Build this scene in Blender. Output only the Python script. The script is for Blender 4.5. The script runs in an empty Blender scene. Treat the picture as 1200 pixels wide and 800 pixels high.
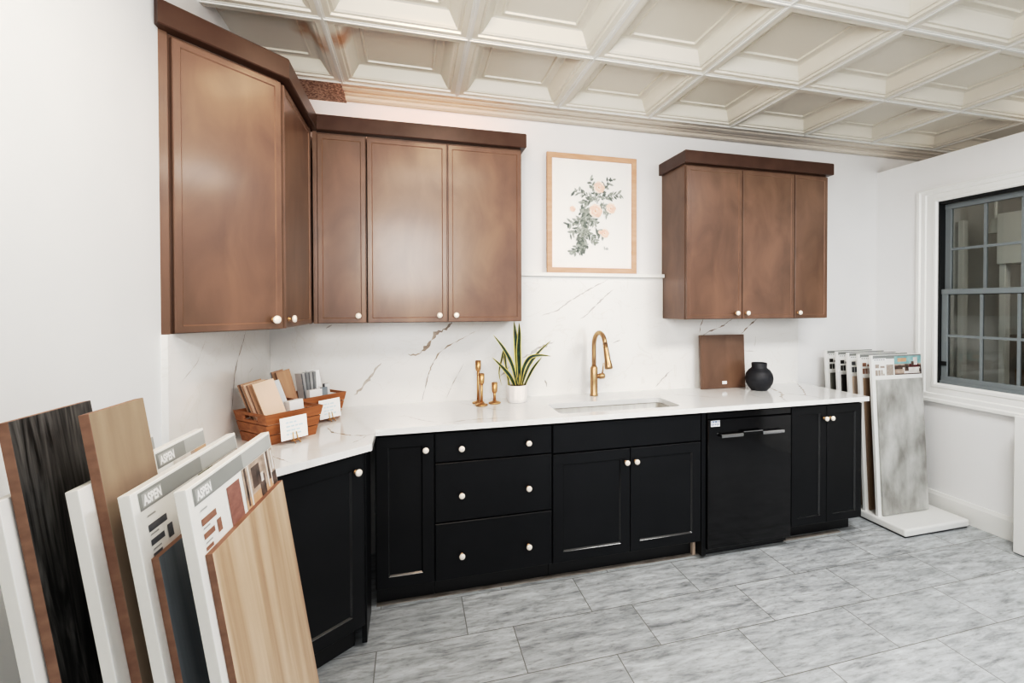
import bpy, bmesh, math, random
from mathutils import Vector, Matrix
random.seed(7)
COL = bpy.context.scene.collection
R = math.radians

# ------------------------------------------------------------------ materials
def mat(name, c, rough=.5, metal=0.0, c2=None, scale=(3, 3, 3), detail=4, lo=.35, hi=.65, coat=0.0, spec=.5, bump=0.0, bscale=None, distort=0.0, emit=None):
    m = bpy.data.materials.new(name); m.use_nodes = True
    nt = m.node_tree; b = nt.nodes['Principled BSDF']
    b.inputs['Base Color'].default_value = (*c, 1)
    b.inputs['Roughness'].default_value = rough
    b.inputs['Metallic'].default_value = metal
    b.inputs['Specular IOR Level'].default_value = spec
    b.inputs['Coat Weight'].default_value = coat
    b.inputs['Coat Roughness'].default_value = .15
    if emit:
        b.inputs['Emission Color'].default_value = (*emit[0], 1); b.inputs['Emission Strength'].default_value = emit[1]
    tc = nt.nodes.new('ShaderNodeTexCoord')
    def noise(sc, det, dist=0):
        mp = nt.nodes.new('ShaderNodeMapping'); mp.inputs['Scale'].default_value = sc
        n = nt.nodes.new('ShaderNodeTexNoise'); n.inputs['Scale'].default_value = 1; n.inputs['Detail'].default_value = det
        n.inputs['Distortion'].default_value = dist
        nt.links.new(tc.outputs['Object'], mp.inputs['Vector']); nt.links.new(mp.outputs['Vector'], n.inputs['Vector'])
        return n
    if c2:
        n = noise(scale, detail, distort)
        r = nt.nodes.new('ShaderNodeValToRGB')
        r.color_ramp.elements[0].position = lo; r.color_ramp.elements[1].position = hi
        r.color_ramp.elements[0].color = (*c, 1); r.color_ramp.elements[1].color = (*c2, 1)
        nt.links.new(n.outputs['Fac'], r.inputs['Fac']); nt.links.new(r.outputs['Color'], b.inputs['Base Color'])
    if bump:
        n = noise(bscale or scale, 3)
        bp = nt.nodes.new('ShaderNodeBump'); bp.inputs['Strength'].default_value = bump; bp.inputs['Distance'].default_value = .01
        nt.links.new(n.outputs['Fac'], bp.inputs['Height']); nt.links.new(bp.outputs['Normal'], b.inputs['Normal'])
    return m

def srgb(r, g, b):
    f = lambda v: (v/255/12.92 if v/255 <= .04045 else ((v/255+.055)/1.055)**2.4)
    return (f(r), f(g), f(b))

M = {}
M['paint'] = mat('wall_paint', (.80, .795, .79), .55, c2=(.83, .825, .82), scale=(2, 2, 2))
M['paint_left_daylit'] = mat('wall_paint_daylit', (.77, .79, .80), .55, c2=(.80, .82, .83), scale=(2, 2, 2))  # cool window light put into the white paint's colour
M['paint_right_lit'] = mat('wall_paint_brightened', (.86, .86, .86), .5, c2=(.88, .88, .88), scale=(2, 2, 2))  # same white paint, brightened to stand in for stronger light on this wall
M['trim'] = mat('white_trim', (.82, .82, .80), .35, c2=(.84, .84, .82))
M['brown'] = mat('brown_stained_maple', (.112, .061, .040), .36, c2=(.182, .104, .067), scale=(7, 7, 3.2), detail=6, lo=.3, hi=.72, coat=.15, distort=.6)
M['brown_edge'] = mat('brown_glaze_edge', (.17, .095, .06), .35, c2=(.23, .135, .09), scale=(6, 6, 6))
M['crown'] = mat('dark_brown_crown', (.062, .030, .020), .35, c2=(.078, .041, .028), scale=(9, 9, 9), spec=.35)
M['black'] = mat('black_painted_maple', (.006, .0065, .0078), .36, c2=(.008, .0085, .010), scale=(4, 4, 4), spec=.28)
M['black_edge'] = mat('black_painted_bevel', (.008, .0085, .010), .22, spec=.8, coat=.7)
M['black_gloss'] = mat('black_gloss', (.004, .004, .005), .09, c2=(.005, .005, .006), spec=.5)
M['toe'] = mat('toe_kick_black', (.006, .006, .007), .5)
M['knob'] = mat('cream_knob', (.86, .78, .68), .22, c2=(.88, .82, .74), coat=.5)
M['brass'] = mat('brushed_brass', (.55, .33, .17), .42, 1.0, c2=(.60, .37, .20), scale=(30, 30, 30))
M['bronze'] = mat('champagne_bronze', (.47, .31, .185), .40, 1.0, c2=(.52, .35, .21), scale=(30, 30, 30))
M['steel'] = mat('sink_steel', (.34, .33, .31), .38, .35, c2=(.40, .39, .365), scale=(40, 3, 3))
M['white_lam'] = mat('white_laminate', (.80, .80, .78), .35, c2=(.83, .83, .81))
M['white_edge'] = mat('offwhite_edge', (.70, .67, .62), .5, c2=(.74, .71, .66))
M['sash'] = mat('grey_sash_metal', (.20, .225, .235), .4, c2=(.22, .245, .255))
M['dark_track'] = mat('dark_track', (.01, .011, .012), .5)
M['vase'] = mat('charcoal_ceramic', (.012, .013, .017), .55, c2=(.018, .019, .024), scale=(20, 20, 60), bump=.25, bscale=(8, 8, 120))
M['soil'] = mat('potting_soil', (.05, .025, .012), .95, c2=(.10, .055, .03), scale=(90, 90, 90), bump=.8, bscale=(90, 90, 90))
M['pot'] = mat('white_pot', (.82, .79, .77), .5, c2=(.86, .83, .81), scale=(12, 12, 12))
M['leaf'] = mat('snake_leaf_green', (.007, .024, .013), .4, c2=(.032, .068, .032), scale=(14, 14, 40), lo=.4, hi=.7)
M['leaf_y'] = mat('snake_leaf_yellow', (.55, .43, .10), .45, c2=(.66, .56, .20), scale=(10, 10, 10))
M['crate'] = mat('crate_wood', (.23, .078, .026), .5, c2=(.36, .145, .055), scale=(5, 40, 60), detail=5, lo=.3, hi=.7)
M['dark'] = mat('dark_gap', (.01, .008, .007), .8)
M['frame'] = mat('light_oak_frame', (.57, .295, .195), .45, c2=(.64, .36, .25), scale=(6, 6, 30))
M['paper'] = mat('art_paper', (.86, .85, .83), .6, c2=(.87, .86, .84))
M['card'] = mat('white_card', (.84, .84, .84), .5, c2=(.86, .86, .86))
M['grey_band'] = mat('header_grey', (.24, .25, .245), .45, c2=(.27, .28, .275))
M['grey_band2'] = mat('header_light_grey', (.36, .37, .365), .45, c2=(.40, .41, .405))
M['ink_white'] = mat('white_ink', (.85, .85, .85), .5)
M['blue_sticker'] = mat('blue_ink', (.05, .09, .20), .5, c2=(.10, .16, .30), scale=(60, 60, 60))
M['pale_blue'] = mat('pale_blue_ink', (.55, .68, .74), .5, c2=(.62, .74, .78), scale=(40, 40, 40))

def wood(name, a, b, along=(28, 28, 1.6), rough=.45, lo=.3, hi=.7, dist=.5):
    return mat(name, a, rough, c2=b, scale=along, detail=7, lo=lo, hi=hi, distort=dist)
M['oak'] = wood('light_oak_plank', (.39, .27, .19), (.60, .465, .36), (26, 26, 1.4))
M['grey_oak'] = wood('slate_grey_plank', (.12, .135, .15), (.26, .285, .305), (22, 22, 1.3))
M['dark_oak'] = wood('charcoal_oak_plank', (.005, .005, .005), (.16, .155, .148), (34, 34, 2.6), lo=.40, hi=.80, dist=2.6)
M['tan_oak'] = wood('tan_oak_plank', (.21, .155, .112), (.33, .255, .19), (16, 16, 1.8))
M['plank_side'] = mat('plank_core_brown', (.19, .095, .060), .6, c2=(.26, .14, .09), scale=(20, 20, 40))
M['stone_tile'] = mat('grey_stone_plank', (.21, .205, .19), .5, c2=(.52, .52, .505), scale=(7, 7, 3.5), detail=8, lo=.32, hi=.64, distort=.15)
M['brown_plank'] = wood('walnut_plank', (.12, .075, .045), (.26, .18, .12), (26, 26, 1.6))
M['beige_plank'] = wood('beige_plank', (.34, .26, .20), (.46, .37, .30), (26, 26, 1.6))
M['black_plank'] = wood('espresso_plank', (.008, .007, .006), (.02, .018, .016), (26, 26, 1.6))
M['olive_plank'] = wood('olive_grey_plank', (.05, .05, .042), (.12, .12, .10), (26, 26, 1.6))
M['swatch_r'] = mat('red_brown_swatch', (.23, .11, .085), .5, c2=(.30, .16, .13), scale=(30, 30, 90))
M['swatch_b'] = mat('brown_swatch', (.25, .13, .09), .5, c2=(.30, .17, .12), scale=(40, 40, 90))
M['swatch_g'] = mat('slate_swatch', (.07, .075, .085), .5, c2=(.12, .125, .135), scale=(30, 30, 90))
M['swatch_t'] = mat('taupe_swatch', (.33, .28, .25), .5, c2=(.42, .37, .33), scale=(40, 40, 90))
M['peach'] = mat('peach_petal', (.82, .52, .38), .7, c2=(.86, .66, .52), scale=(30, 30, 30))
M['peach2'] = mat('pale_petal', (.86, .70, .58), .7, c2=(.88, .78, .70), scale=(30, 30, 30))
M['coral'] = mat('coral_centre', (.78, .36, .22), .7)
M['sage'] = mat('sage_leaf', (.22, .24, .21), .7, c2=(.40, .42, .38), scale=(60, 60, 60))
M['sage2'] = mat('dark_sage_leaf', (.10, .12, .11), .7, c2=(.2, .22, .2), scale=(60, 60, 60))
M['photo_dark'] = mat('photo_dark', (.03, .022, .02), .4, c2=(.16, .11, .09), scale=(40, 40, 40))
M['photo_mid'] = mat('photo_mid', (.32, .25, .21), .4, c2=(.5, .4, .34), scale=(25, 25, 60))
M['photo_light'] = mat('photo_light', (.62, .58, .54), .4, c2=(.75, .72, .70), scale=(25, 25, 25))
M['photo_tan'] = mat('photo_tan', (.50, .30, .20), .4, c2=(.6, .4, .28), scale=(25, 25, 25))
M['photo_teal'] = mat('photo_teal', (.18, .34, .36), .4, c2=(.34, .5, .5), scale=(20, 20, 20))
M['photo_red'] = mat('photo_red', (.10, .015, .02), .4)
M['photo_green'] = mat('photo_green', (.16, .18, .12), .4, c2=(.5, .52, .46), scale=(70, 70, 70))
M['smp_pink'] = mat('blush_maple', (.76, .52, .40), .5, c2=(.80, .58, .46), scale=(10, 10, 2))
M['smp_tan'] = wood('tan_sample', (.42, .245, .15), (.52, .33, .215), (30, 30, 3))
M['smp_brown'] = wood('brown_sample', (.20, .10, .055), (.30, .165, .10), (30, 30, 3))
M['smp_grey'] = mat('pale_grey_sample', (.50, .52, .54), .4, c2=(.60, .62, .63), scale=(10, 10, 10))
M['smp_blue'] = mat('blue_grey_sample', (.22, .26, .29), .35, c2=(.36, .40, .43), scale=(9, 9, 9))
M['smp_slate'] = mat('marble_sample', (.60, .61, .62), .3, c2=(.74, .75, .75), scale=(9, 9, 9))
M['back_wall'] = mat('store_wall', (.20, .185, .165), .7, c2=(.24, .22, .20), scale=(2, 2, 2))
M['speckle'] = mat('speckled_acoustic', (.16, .10, .075), .9, c2=(.46, .34, .27), scale=(95, 95, 95), detail=3, lo=.40, hi=.60)
M['raw_wood'] = mat('raw_wood', (.55, .42, .33), .7, c2=(.62, .5, .4))
M['vein'] = mat('quartz_vein', (.36, .31, .27), .18, c2=(.66, .62, .58), scale=(22, 22, 22), lo=.3, hi=.75)
M['vein_d'] = mat('quartz_vein_dark', (.20, .15, .11), .18, c2=(.50, .42, .36), scale=(26, 26, 26), lo=.3, hi=.75)

def quartz(name, base, rough):
    m = mat(name, base, rough, coat=.2); nt = m.node_tree; b = nt.nodes['Principled BSDF']
    tc = nt.nodes['Texture Coordinate']
    n = nt.nodes.new('ShaderNodeTexNoise'); n.inputs['Scale'].default_value = 2.6; n.inputs['Detail'].default_value = 6; n.inputs['Distortion'].default_value = 1.6
    r = nt.nodes.new('ShaderNodeValToRGB'); e = r.color_ramp.elements
    e[0].position = .490; e[0].color = (*base, 1); e[1].position = .510; e[1].color = (*base, 1)
    k = e.new(.5); k.color = (base[0]*.955, base[1]*.945, base[2]*.93, 1)
    nt.links.new(tc.outputs['Object'], n.inputs['Vector']); nt.links.new(n.outputs['Fac'], r.inputs['Fac']); nt.links.new(r.outputs['Color'], b.inputs['Base Color'])
    return m
M['quartz'] = quartz('white_quartz', (.80, .80, .79), .10)
M['splash'] = quartz('white_quartz_splash', (.82, .81, .79), .16)

def glass_mat():
    m = bpy.data.materials.new('window_glass'); m.use_nodes = True; nt = m.node_tree
    for n in list(nt.nodes):
        if n.type != 'OUTPUT_MATERIAL': nt.nodes.remove(n)
    out = [n for n in nt.nodes][0]
    mix = nt.nodes.new('ShaderNodeMixShader'); t = nt.nodes.new('ShaderNodeBsdfTransparent'); g = nt.nodes.new('ShaderNodeBsdfGlossy'); fr = nt.nodes.new('ShaderNodeFresnel')
    t.inputs['Color'].default_value = (.86, .89, .88, 1); g.inputs['Roughness'].default_value = .01; fr.inputs['IOR'].default_value = 1.5
    nt.links.new(fr.outputs[0], mix.inputs[0]); nt.links.new(t.outputs[0], mix.inputs[1]); nt.links.new(g.outputs[0], mix.inputs[2]); nt.links.new(mix.outputs[0], out.inputs['Surface'])
    return m
M['glass'] = glass_mat()

def floor_mat():
    m = mat('stone_floor_tile', (.5, .5, .5), .32); nt = m.node_tree; b = nt.nodes['Principled BSDF']; tc = nt.nodes['Texture Coordinate']
    L = nt.links.new
    mp = nt.nodes.new('ShaderNodeMapping'); mp.inputs['Location'].default_value = (-1.045+6.1, .589+.305*20, 0)
    br = nt.nodes.new('ShaderNodeTexBrick'); br.inputs['Scale'].default_value = 1; br.offset = .652; br.offset_frequency = 2; br.squash = 1
    br.inputs['Brick Width'].default_value = .61; br.inputs['Row Height'].default_value = .305; br.inputs['Mortar Size'].default_value = .0022; br.inputs['Mortar Smooth'].default_value = .1
    br.inputs['Color1'].default_value = (0, 0, 0, 1); br.inputs['Color2'].default_value = (1, 1, 1, 1); br.inputs['Mortar'].default_value = (.5, .5, .5, 1)
    L(tc.outputs['Object'], mp.inputs['Vector']); L(mp.outputs['Vector'], br.inputs['Vector'])
    # per-tile offset of the stone pattern
    add = nt.nodes.new('ShaderNodeVectorMath'); add.operation = 'ADD'
    sc = nt.nodes.new('ShaderNodeVectorMath'); sc.operation = 'SCALE'; sc.inputs['Scale'].default_value = 7.0
    L(br.outputs['Color'], sc.inputs[0]); L(tc.outputs['Object'], add.inputs[0]); L(sc.outputs[0], add.inputs[1])
    def nz(s, d, dist):
        k = nt.nodes.new('ShaderNodeMapping'); k.inputs['Scale'].default_value = s
        n = nt.nodes.new('ShaderNodeTexNoise'); n.inputs['Scale'].default_value = 1; n.inputs['Detail'].default_value = d; n.inputs['Distortion'].default_value = dist; n.inputs['Roughness'].default_value = .65
        L(add.outputs[0], k.inputs['Vector']); L(k.outputs[0], n.inputs['Vector']); return n
    n1 = nz((5.5, 26, 1), 12, .4); n2 = nz((22, 75, 1), 12, .35)
    r1 = nt.nodes.new('ShaderNodeValToRGB'); e = r1.color_ramp.elements
    e[0].position = .28; e[0].color = (*srgb(124, 127, 129), 1); e[1].position = .72; e[1].color = (*srgb(206, 211, 214), 1)
    k = e.new(.47); k.color = (*srgb(173, 177, 180), 1)
    L(n1.outputs['Fac'], r1.inputs['Fac'])
    r2 = nt.nodes.new('ShaderNodeValToRGB'); e = r2.color_ramp.elements
    e[0].position = .28; e[0].color = (.48, .465, .445, 1); e[1].position = .49; e[1].color = (1, 1, 1, 1)
    L(n2.outputs['Fac'], r2.inputs['Fac'])
    mu = nt.nodes.new('ShaderNodeMix'); mu.data_type = 'RGBA'; mu.blend_type = 'MULTIPLY'; mu.inputs['Factor'].default_value = .75
    L(r1.outputs['Color'], mu.inputs['A']); L(r2.outputs['Color'], mu.inputs['B'])
    va = nt.nodes.new('ShaderNodeMix'); va.data_type = 'RGBA'; va.blend_type = 'MULTIPLY'; va.inputs['Factor'].default_value = 1
    rv = nt.nodes.new('ShaderNodeMapRange'); rv.inputs['To Min'].default_value = .90; rv.inputs['To Max'].default_value = 1.05
    L(br.outputs['Color'], rv.inputs['Value']); L(mu.outputs['Result'], va.inputs['A']); L(rv.outputs['Result'], va.inputs['B'])
    mo = nt.nodes.new('ShaderNodeMix'); mo.data_type = 'RGBA'; mo.inputs['B'].default_value = (*srgb(118, 118, 114), 1)
    L(br.outputs['Fac'], mo.inputs['Factor']); L(va.outputs['Result'], mo.inputs['A']); L(mo.outputs['Result'], b.inputs['Base Color'])
    bp = nt.nodes.new('ShaderNodeBump'); bp.inputs['Strength'].default_value = .25; bp.inputs['Distance'].default_value = .004
    iv = nt.nodes.new('ShaderNodeMath'); iv.operation = 'SUBTRACT'; iv.inputs[0].default_value = 1.0
    L(br.outputs['Fac'], iv.inputs[1]); L(iv.outputs[0], bp.inputs['Height']); L(bp.outputs['Normal'], b.inputs['Normal'])
    return m
M['floor'] = floor_mat()

def ceiling_mat():
    base = (.64, .60, .53)
    m = mat('cream_tin_tile', base, .38); nt = m.node_tree; b = nt.nodes['Principled BSDF']; tc = nt.nodes['Texture Coordinate']; L = nt.links.new
    # old rusty water stains on the tiles above the corner cabinet
    cur = None
    for loc, rad in (((.36, -.66, 2.74), .13), ((.24, -.80, 2.74), .11), ((.50, -.72, 2.74), .10), ((.10, -1.05, 2.74), .16)):
        mp = nt.nodes.new('ShaderNodeVectorMath'); mp.operation = 'DISTANCE'; mp.inputs[1].default_value = loc
        L(tc.outputs['Object'], mp.inputs[0])
        mr = nt.nodes.new('ShaderNodeMapRange'); mr.inputs['From Min'].default_value = 0; mr.inputs['From Max'].default_value = rad; mr.inputs['To Min'].default_value = 1; mr.inputs['To Max'].default_value = 0
        L(mp.outputs['Value'], mr.inputs['Value'])
        if cur is None: cur = mr.outputs['Result']
        else:
            ad = nt.nodes.new('ShaderNodeMath'); ad.operation = 'MAXIMUM'; L(cur, ad.inputs[0]); L(mr.outputs['Result'], ad.inputs[1]); cur = ad.outputs[0]
    n = nt.nodes.new('ShaderNodeTexNoise'); n.inputs['Scale'].default_value = 14; n.inputs['Detail'].default_value = 5
    L(tc.outputs['Object'], n.inputs['Vector'])
    mu = nt.nodes.new('ShaderNodeMath'); mu.operation = 'MULTIPLY'; L(cur, mu.inputs[0]); L(n.outputs['Fac'], mu.inputs[1])
    r = nt.nodes.new('ShaderNodeValToRGB'); e = r.color_ramp.elements
    e[0].position = .05; e[0].color = (*base, 1); e[1].position = .42; e[1].color = (.42, .215, .11, 1)
    L(mu.outputs[0], r.inputs['Fac']); L(r.outputs['Color'], b.inputs['Base Color'])
    return m
M['ceiling'] = ceiling_mat()
M['tbar'] = mat('grey_white_tbar', (.66, .65, .62), .35, c2=(.70, .69, .66))
M['border'] = mat('cream_border_shaded', (.62, .56, .49), .4, c2=(.66, .60, .53), scale=(1, 30, 30))  # shade at the ceiling edge put into this slightly browner cream

# ------------------------------------------------------------------ helpers
def link(name, bm, mats, parent=None, smooth=False, loc=None, rot=None):
    bmesh.ops.recalc_face_normals(bm, faces=bm.faces[:])
    me = bpy.data.meshes.new(name); bm.to_mesh(me); bm.free()
    if not isinstance(mats, (list, tuple)): mats = [mats]
    for m in mats: me.materials.append(M[m] if isinstance(m, str) else m)
    if smooth:
        for p in me.polygons: p.use_smooth = True
    o = bpy.data.objects.new(name, me); COL.objects.link(o)
    if parent: o.parent = parent
    if loc: o.location = loc
    if rot: o.rotation_euler = rot
    return o

def tag(o, label=None, cat=None, group=None, kind=None):
    if label: o['label'] = label
    if cat: o['category'] = cat
    if group: o['group'] = group
    if kind: o['kind'] = kind
    return o

def thing(name, label, cat, loc=(0, 0, 0), rotz=0.0, group=None, rot=None):
    o = bpy.data.objects.new(name, None); COL.objects.link(o); o.empty_display_size = .05
    o.location = loc; o.rotation_euler = rot if rot else (0, 0, rotz)
    return tag(o, label, cat, group)

def box(bm, x0, x1, y0, y1, z0, z1, bev=0.0, mi=0):
    vs = [bm.verts.new((x, y, z)) for z in (z0, z1) for y in (y0, y1) for x in (x0, x1)]
    fs = [bm.faces.new([vs[i] for i in f]) for f in ((0, 2, 3, 1), (4, 5, 7, 6), (0, 1, 5, 4), (2, 6, 7, 3), (0, 4, 6, 2), (1, 3, 7, 5))]
    for f in fs: f.material_index = mi
    if bev:
        es = list({e for f in fs for e in f.edges})
        r = bmesh.ops.bevel(bm, geom=es, offset=bev, segments=2, profile=.5, affect='EDGES')
        for f in r['faces']: f.material_index = mi
    return vs

def newbox(*a, **k):
    bm = bmesh.new(); box(bm, *a, **k); return bm

def prism(bm, pts, z0, z1, bev=0.0, mi=0):
    a = [bm.verts.new((x, y, z0)) for x, y in pts]; b = [bm.verts.new((x, y, z1)) for x, y in pts]
    n = len(pts); fs = [bm.faces.new(a[::-1]), bm.faces.new(b)]
    for i in range(n): fs.append(bm.faces.new((a[i], a[(i+1) % n], b[(i+1) % n], b[i])))
    for f in fs: f.material_index = mi
    if bev:
        es = list({e for f in fs for e in f.edges})
        bmesh.ops.bevel(bm, geom=es, offset=bev, segments=2, profile=.5, affect='EDGES')

def rect_rings(bm, x0, x1, z0, z1, rings, back=None, close=True, mats=None):
    """rings of a panel seen from -y: (inset, y) each; close with a panel"""
    prev = None
    for i, (ins, y) in enumerate(rings):
        cur = [bm.verts.new(p) for p in ((x0+ins, y, z0+ins), (x1-ins, y, z0+ins), (x1-ins, y, z1-ins), (x0+ins, y, z1-ins))]
        if prev:
            for k in range(4):
                f = bm.faces.new((prev[k], prev[(k+1) % 4], cur[(k+1) % 4], cur[k]))
                if mats: f.material_index = mats[i-1]
        elif back is not None: bm.faces.new(cur[::-1])
        prev = cur
    if close:
        f = bm.faces.new(prev)
        if mats: f.material_index = mats[-1]

def lathe(bm, prof, seg=24, axis='z', org=(0, 0, 0), mi=0):
    """prof: list of (radius, height)"""
    ox, oy, oz = org; prev = None
    def P(r, a, h):
        c, s = r*math.cos(a), r*math.sin(a)
        return (ox+c, oy+s, oz+h) if axis == 'z' else ((ox+c, oy-h, oz+s) if axis == '-y' else (ox+h, oy+c, oz+s))
    for r, h in prof:
        cur = [bm.verts.new(P(max(r, 1e-5), 2*math.pi*k/seg, h)) for k in range(seg)]
        if prev:
            for k in range(seg):
                f = bm.faces.new((prev[k], prev[(k+1) % seg], cur[(k+1) % seg], cur[k])); f.material_index = mi
        else:
            f = bm.faces.new(cur[::-1]); f.material_index = mi
        prev = cur
    f = bm.faces.new(prev); f.material_index = mi

def tube(bm, pts, rad, seg=12, mi=0):
    pts = [Vector(p) for p in pts]; rads = rad if isinstance(rad, (list, tuple)) else [rad]*len(pts)
    prev = None; up = None
    for i, p in enumerate(pts):
        t = (pts[min(i+1, len(pts)-1)]-pts[max(i-1, 0)]).normalized()
        if up is None:
            up = Vector((0, 0, 1)) if abs(t.z) < .9 else Vector((1, 0, 0))
        u = t.cross(up).normalized(); v = u.cross(t).normalized(); up = v
        cur = [bm.verts.new(p+rads[i]*(u*math.cos(2*math.pi*k/seg)+v*math.sin(2*math.pi*k/seg))) for k in range(seg)]
        if prev:
            for k in range(seg):
                f = bm.faces.new((prev[k], prev[(k+1) % seg], cur[(k+1) % seg], cur[k])); f.material_index = mi
        else: bm.faces.new(cur[::-1]).material_index = mi
        prev = cur
    bm.faces.new(prev).material_index = mi

def sweep(bm, path, prof, mi=0):
    """sweep a closed (offset, z) profile along an open xy path; offset to the right of travel"""
    n = len(path); P = [Vector(p) for p in path]; secs = []
    for i in range(n):
        d0 = (P[i]-P[i-1]).normalized() if i else None
        d1 = (P[i+1]-P[i]).normalized() if i < n-1 else None
        n0 = Vector((d0.y, -d0.x)) if d0 else None; n1 = Vector((d1.y, -d1.x)) if d1 else None
        if n0 and n1:
            m = (n0+n1).normalized(); m = m/max(.2, m.dot(n0))
        else: m = n0 or n1
        secs.append([bm.verts.new((P[i].x+m.x*o, P[i].y+m.y*o, z)) for o, z in prof])
    k = len(prof)
    for i in range(n-1):
        for j in range(k):
            bm.faces.new((secs[i][j], secs[i][(j+1) % k], secs[i+1][(j+1) % k], secs[i+1][j])).material_index = mi
    bm.faces.new(secs[0][::-1]).material_index = mi; bm.faces.new(secs[-1]).material_index = mi

def ribbon(bm, pts, w, nrm, mi, off=.0004, jit=.25, seed=1):
    """a thin inlaid vein: a strip of changing width lying on a flat face"""
    rnd = random.Random(seed); nrm = Vector(nrm); P = [Vector(p) for p in pts]; Q = []
    for i in range(len(P)-1):
        k = max(2, int((P[i+1]-P[i]).length/.012))
        for j in range(k): Q.append(P[i].lerp(P[i+1], j/k))
    Q.append(P[-1]); n = len(Q); prev = None; ph = rnd.random()*6
    for i, q in enumerate(Q):
        t = (Q[min(i+1, n-1)]-Q[max(i-1, 0)]).normalized(); s = t.cross(nrm).normalized()
        env = min(1, 3.5*min(i, n-1-i)/n+.12)
        ww = w*env*(.65+.35*math.sin(i*.9+ph)+rnd.uniform(-.3, .3))*.5
        q2 = q+s*rnd.uniform(-1, 1)*w*jit+nrm*off
        cur = [bm.verts.new(q2+s*ww), bm.verts.new(q2-s*ww)]
        if prev: bm.faces.new((prev[0], prev[1], cur[1], cur[0])).material_index = mi
        prev = cur

def quad(bm, pts, mi=0):
    f = bm.faces.new([bm.verts.new(p) for p in pts]); f.material_index = mi; return f

def text_bm(txt, size, bm=None, loc=(0, 0, 0), bold=0.0, mi=0, width=None):
    """letters as flat geometry facing -y"""
    cu = bpy.data.curves.new('lettering', 'FONT'); cu.body = txt; cu.size = size; cu.resolution_u = 3; cu.offset = bold
    ob = bpy.data.objects.new('lettering', cu); COL.objects.link(ob)
    bpy.context.view_layer.update()
    me = bpy.data.meshes.new_from_object(ob.evaluated_get(bpy.context.evaluated_depsgraph_get()))
    bpy.data.objects.remove(ob)
    if bm is None: bm = bmesh.new()
    xs = [v.co.x for v in me.vertices]; x0, x1 = min(xs), max(xs); f = width/(x1-x0) if width else 1
    vs = [bm.verts.new((loc[0]+(v.co.x-x0)*f, loc[1], loc[2]+v.co.y)) for v in me.vertices]
    for p in me.polygons:
        try: bm.faces.new([vs[i] for i in p.vertices]).material_index = mi
        except ValueError: pass
    bpy.data.meshes.remove(me); return bm

# ------------------------------------------------------------------ the room
XR, ZC, CB = 4.50, 2.719, 2.735
tag(link('floor', newbox(-.15, 7.2, -5.2, .15, -.10, 0), 'floor'), kind='structure')
tag(link('wall_back', newbox(-.15, 7.2, 0, .15, 0, 2.95), 'paint'), kind='structure')
tag(link('wall_left', newbox(-.15, 0, -5.2, 0, 0, 2.95), 'paint_left_daylit'), kind='structure')
# right wall with an opening for the window; its top stops short of the ceiling
WY0, WY1, WZ0, WZ1 = -1.455, -.495, .945, 2.262
bm = bmesh.new(); T = .12
box(bm, XR, XR+T, WY1, 0, 0, 2.60); box(bm, XR, XR+T, -2.6, WY0, 0, 2.60)
box(bm, XR, XR+T, WY0, WY1, 0, WZ0); box(bm, XR, XR+T, WY0, WY1, WZ1, 2.60)
tag(link('wall_right', bm, 'paint_right_lit'), kind='structure')
tag(link('wall_far', newbox(7.1, 7.2, -2.6, 0, 0, 2.95), 'back_wall'), kind='structure')
tag(link('wall_light_block', newbox(XR, 7.2, -2.7, -2.6, 0, 2.95), 'back_wall'), kind='structure')  # unseen wall added to keep outside light out of the store
# baseboard on the right wall
bm = bmesh.new()
sweep(bm, [(XR, 0), (XR, -2.6)], [(0, 0), (.016, 0), (.016, .125), (.011, .138), (.008, .150), (0, .150)])
tag(link('baseboard_right', bm, 'trim'), kind='structure')

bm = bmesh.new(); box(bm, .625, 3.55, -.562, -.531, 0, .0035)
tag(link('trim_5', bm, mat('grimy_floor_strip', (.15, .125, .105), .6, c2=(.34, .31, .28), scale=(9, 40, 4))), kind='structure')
# coffered ceiling: square drop-in tiles between T bars
GX0, GY0, P6 = .4486, -.284, .609
bm = bmesh.new()
prof = [(.010, ZC+.004), (.036, ZC+.004), (.040, ZC+.013), (.052, ZC+.013), (.055, ZC+.016), (.060, ZC+.020), (.094, ZC+.068), (.104, ZC+.071), (.128, ZC+.071), (.132, ZC+.066), (.140, ZC+.066), (.144, ZC+.074)]
for i in range(-1, 11):
    for j in range(0, 8):
        x0 = GX0+i*P6; x1 = x0+P6; y1 = GY0-j*P6; y0 = y1-P6; prev = None
        for ins, z in prof:
            cur = [bm.verts.new(p) for p in ((x0+ins, y0+ins, z), (x1-ins, y0+ins, z), (x1-ins, y1-ins, z), (x0+ins, y1-ins, z))]
            if prev:
                for k in range(4): bm.faces.new((prev[k], prev[(k+1) % 4], cur[(k+1) % 4], cur[k]))
            prev = cur
        bm.faces.new(prev)
ceil = link('ceiling', bm, 'ceiling'); tag(ceil, kind='structure')
bm = bmesh.new()
for i in range(0, 12):
    x = GX0+i*P6
    for a, b2, z in ((-.013, .013, ZC+.002), (-.004, .004, ZC-.003)):
        box(bm, x+a, x+b2, GY0-8*P6, GY0, z, ZC+.012)
for j in range(0, 9):
    y = GY0-j*P6
    for a, b2, z in ((-.013, .013, ZC+.0021), (-.004, .004, ZC-.0029)):
        box(bm, -.0, 7.1, y+a, y+b2, z, ZC+.0119)
tag(link('trim_1', bm, 'tbar'), kind='structure')
tag(link('trim_2', newbox(-.15, 7.2, -5.2, .15, 2.95, 3.0), 'trim'), kind='structure')
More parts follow.
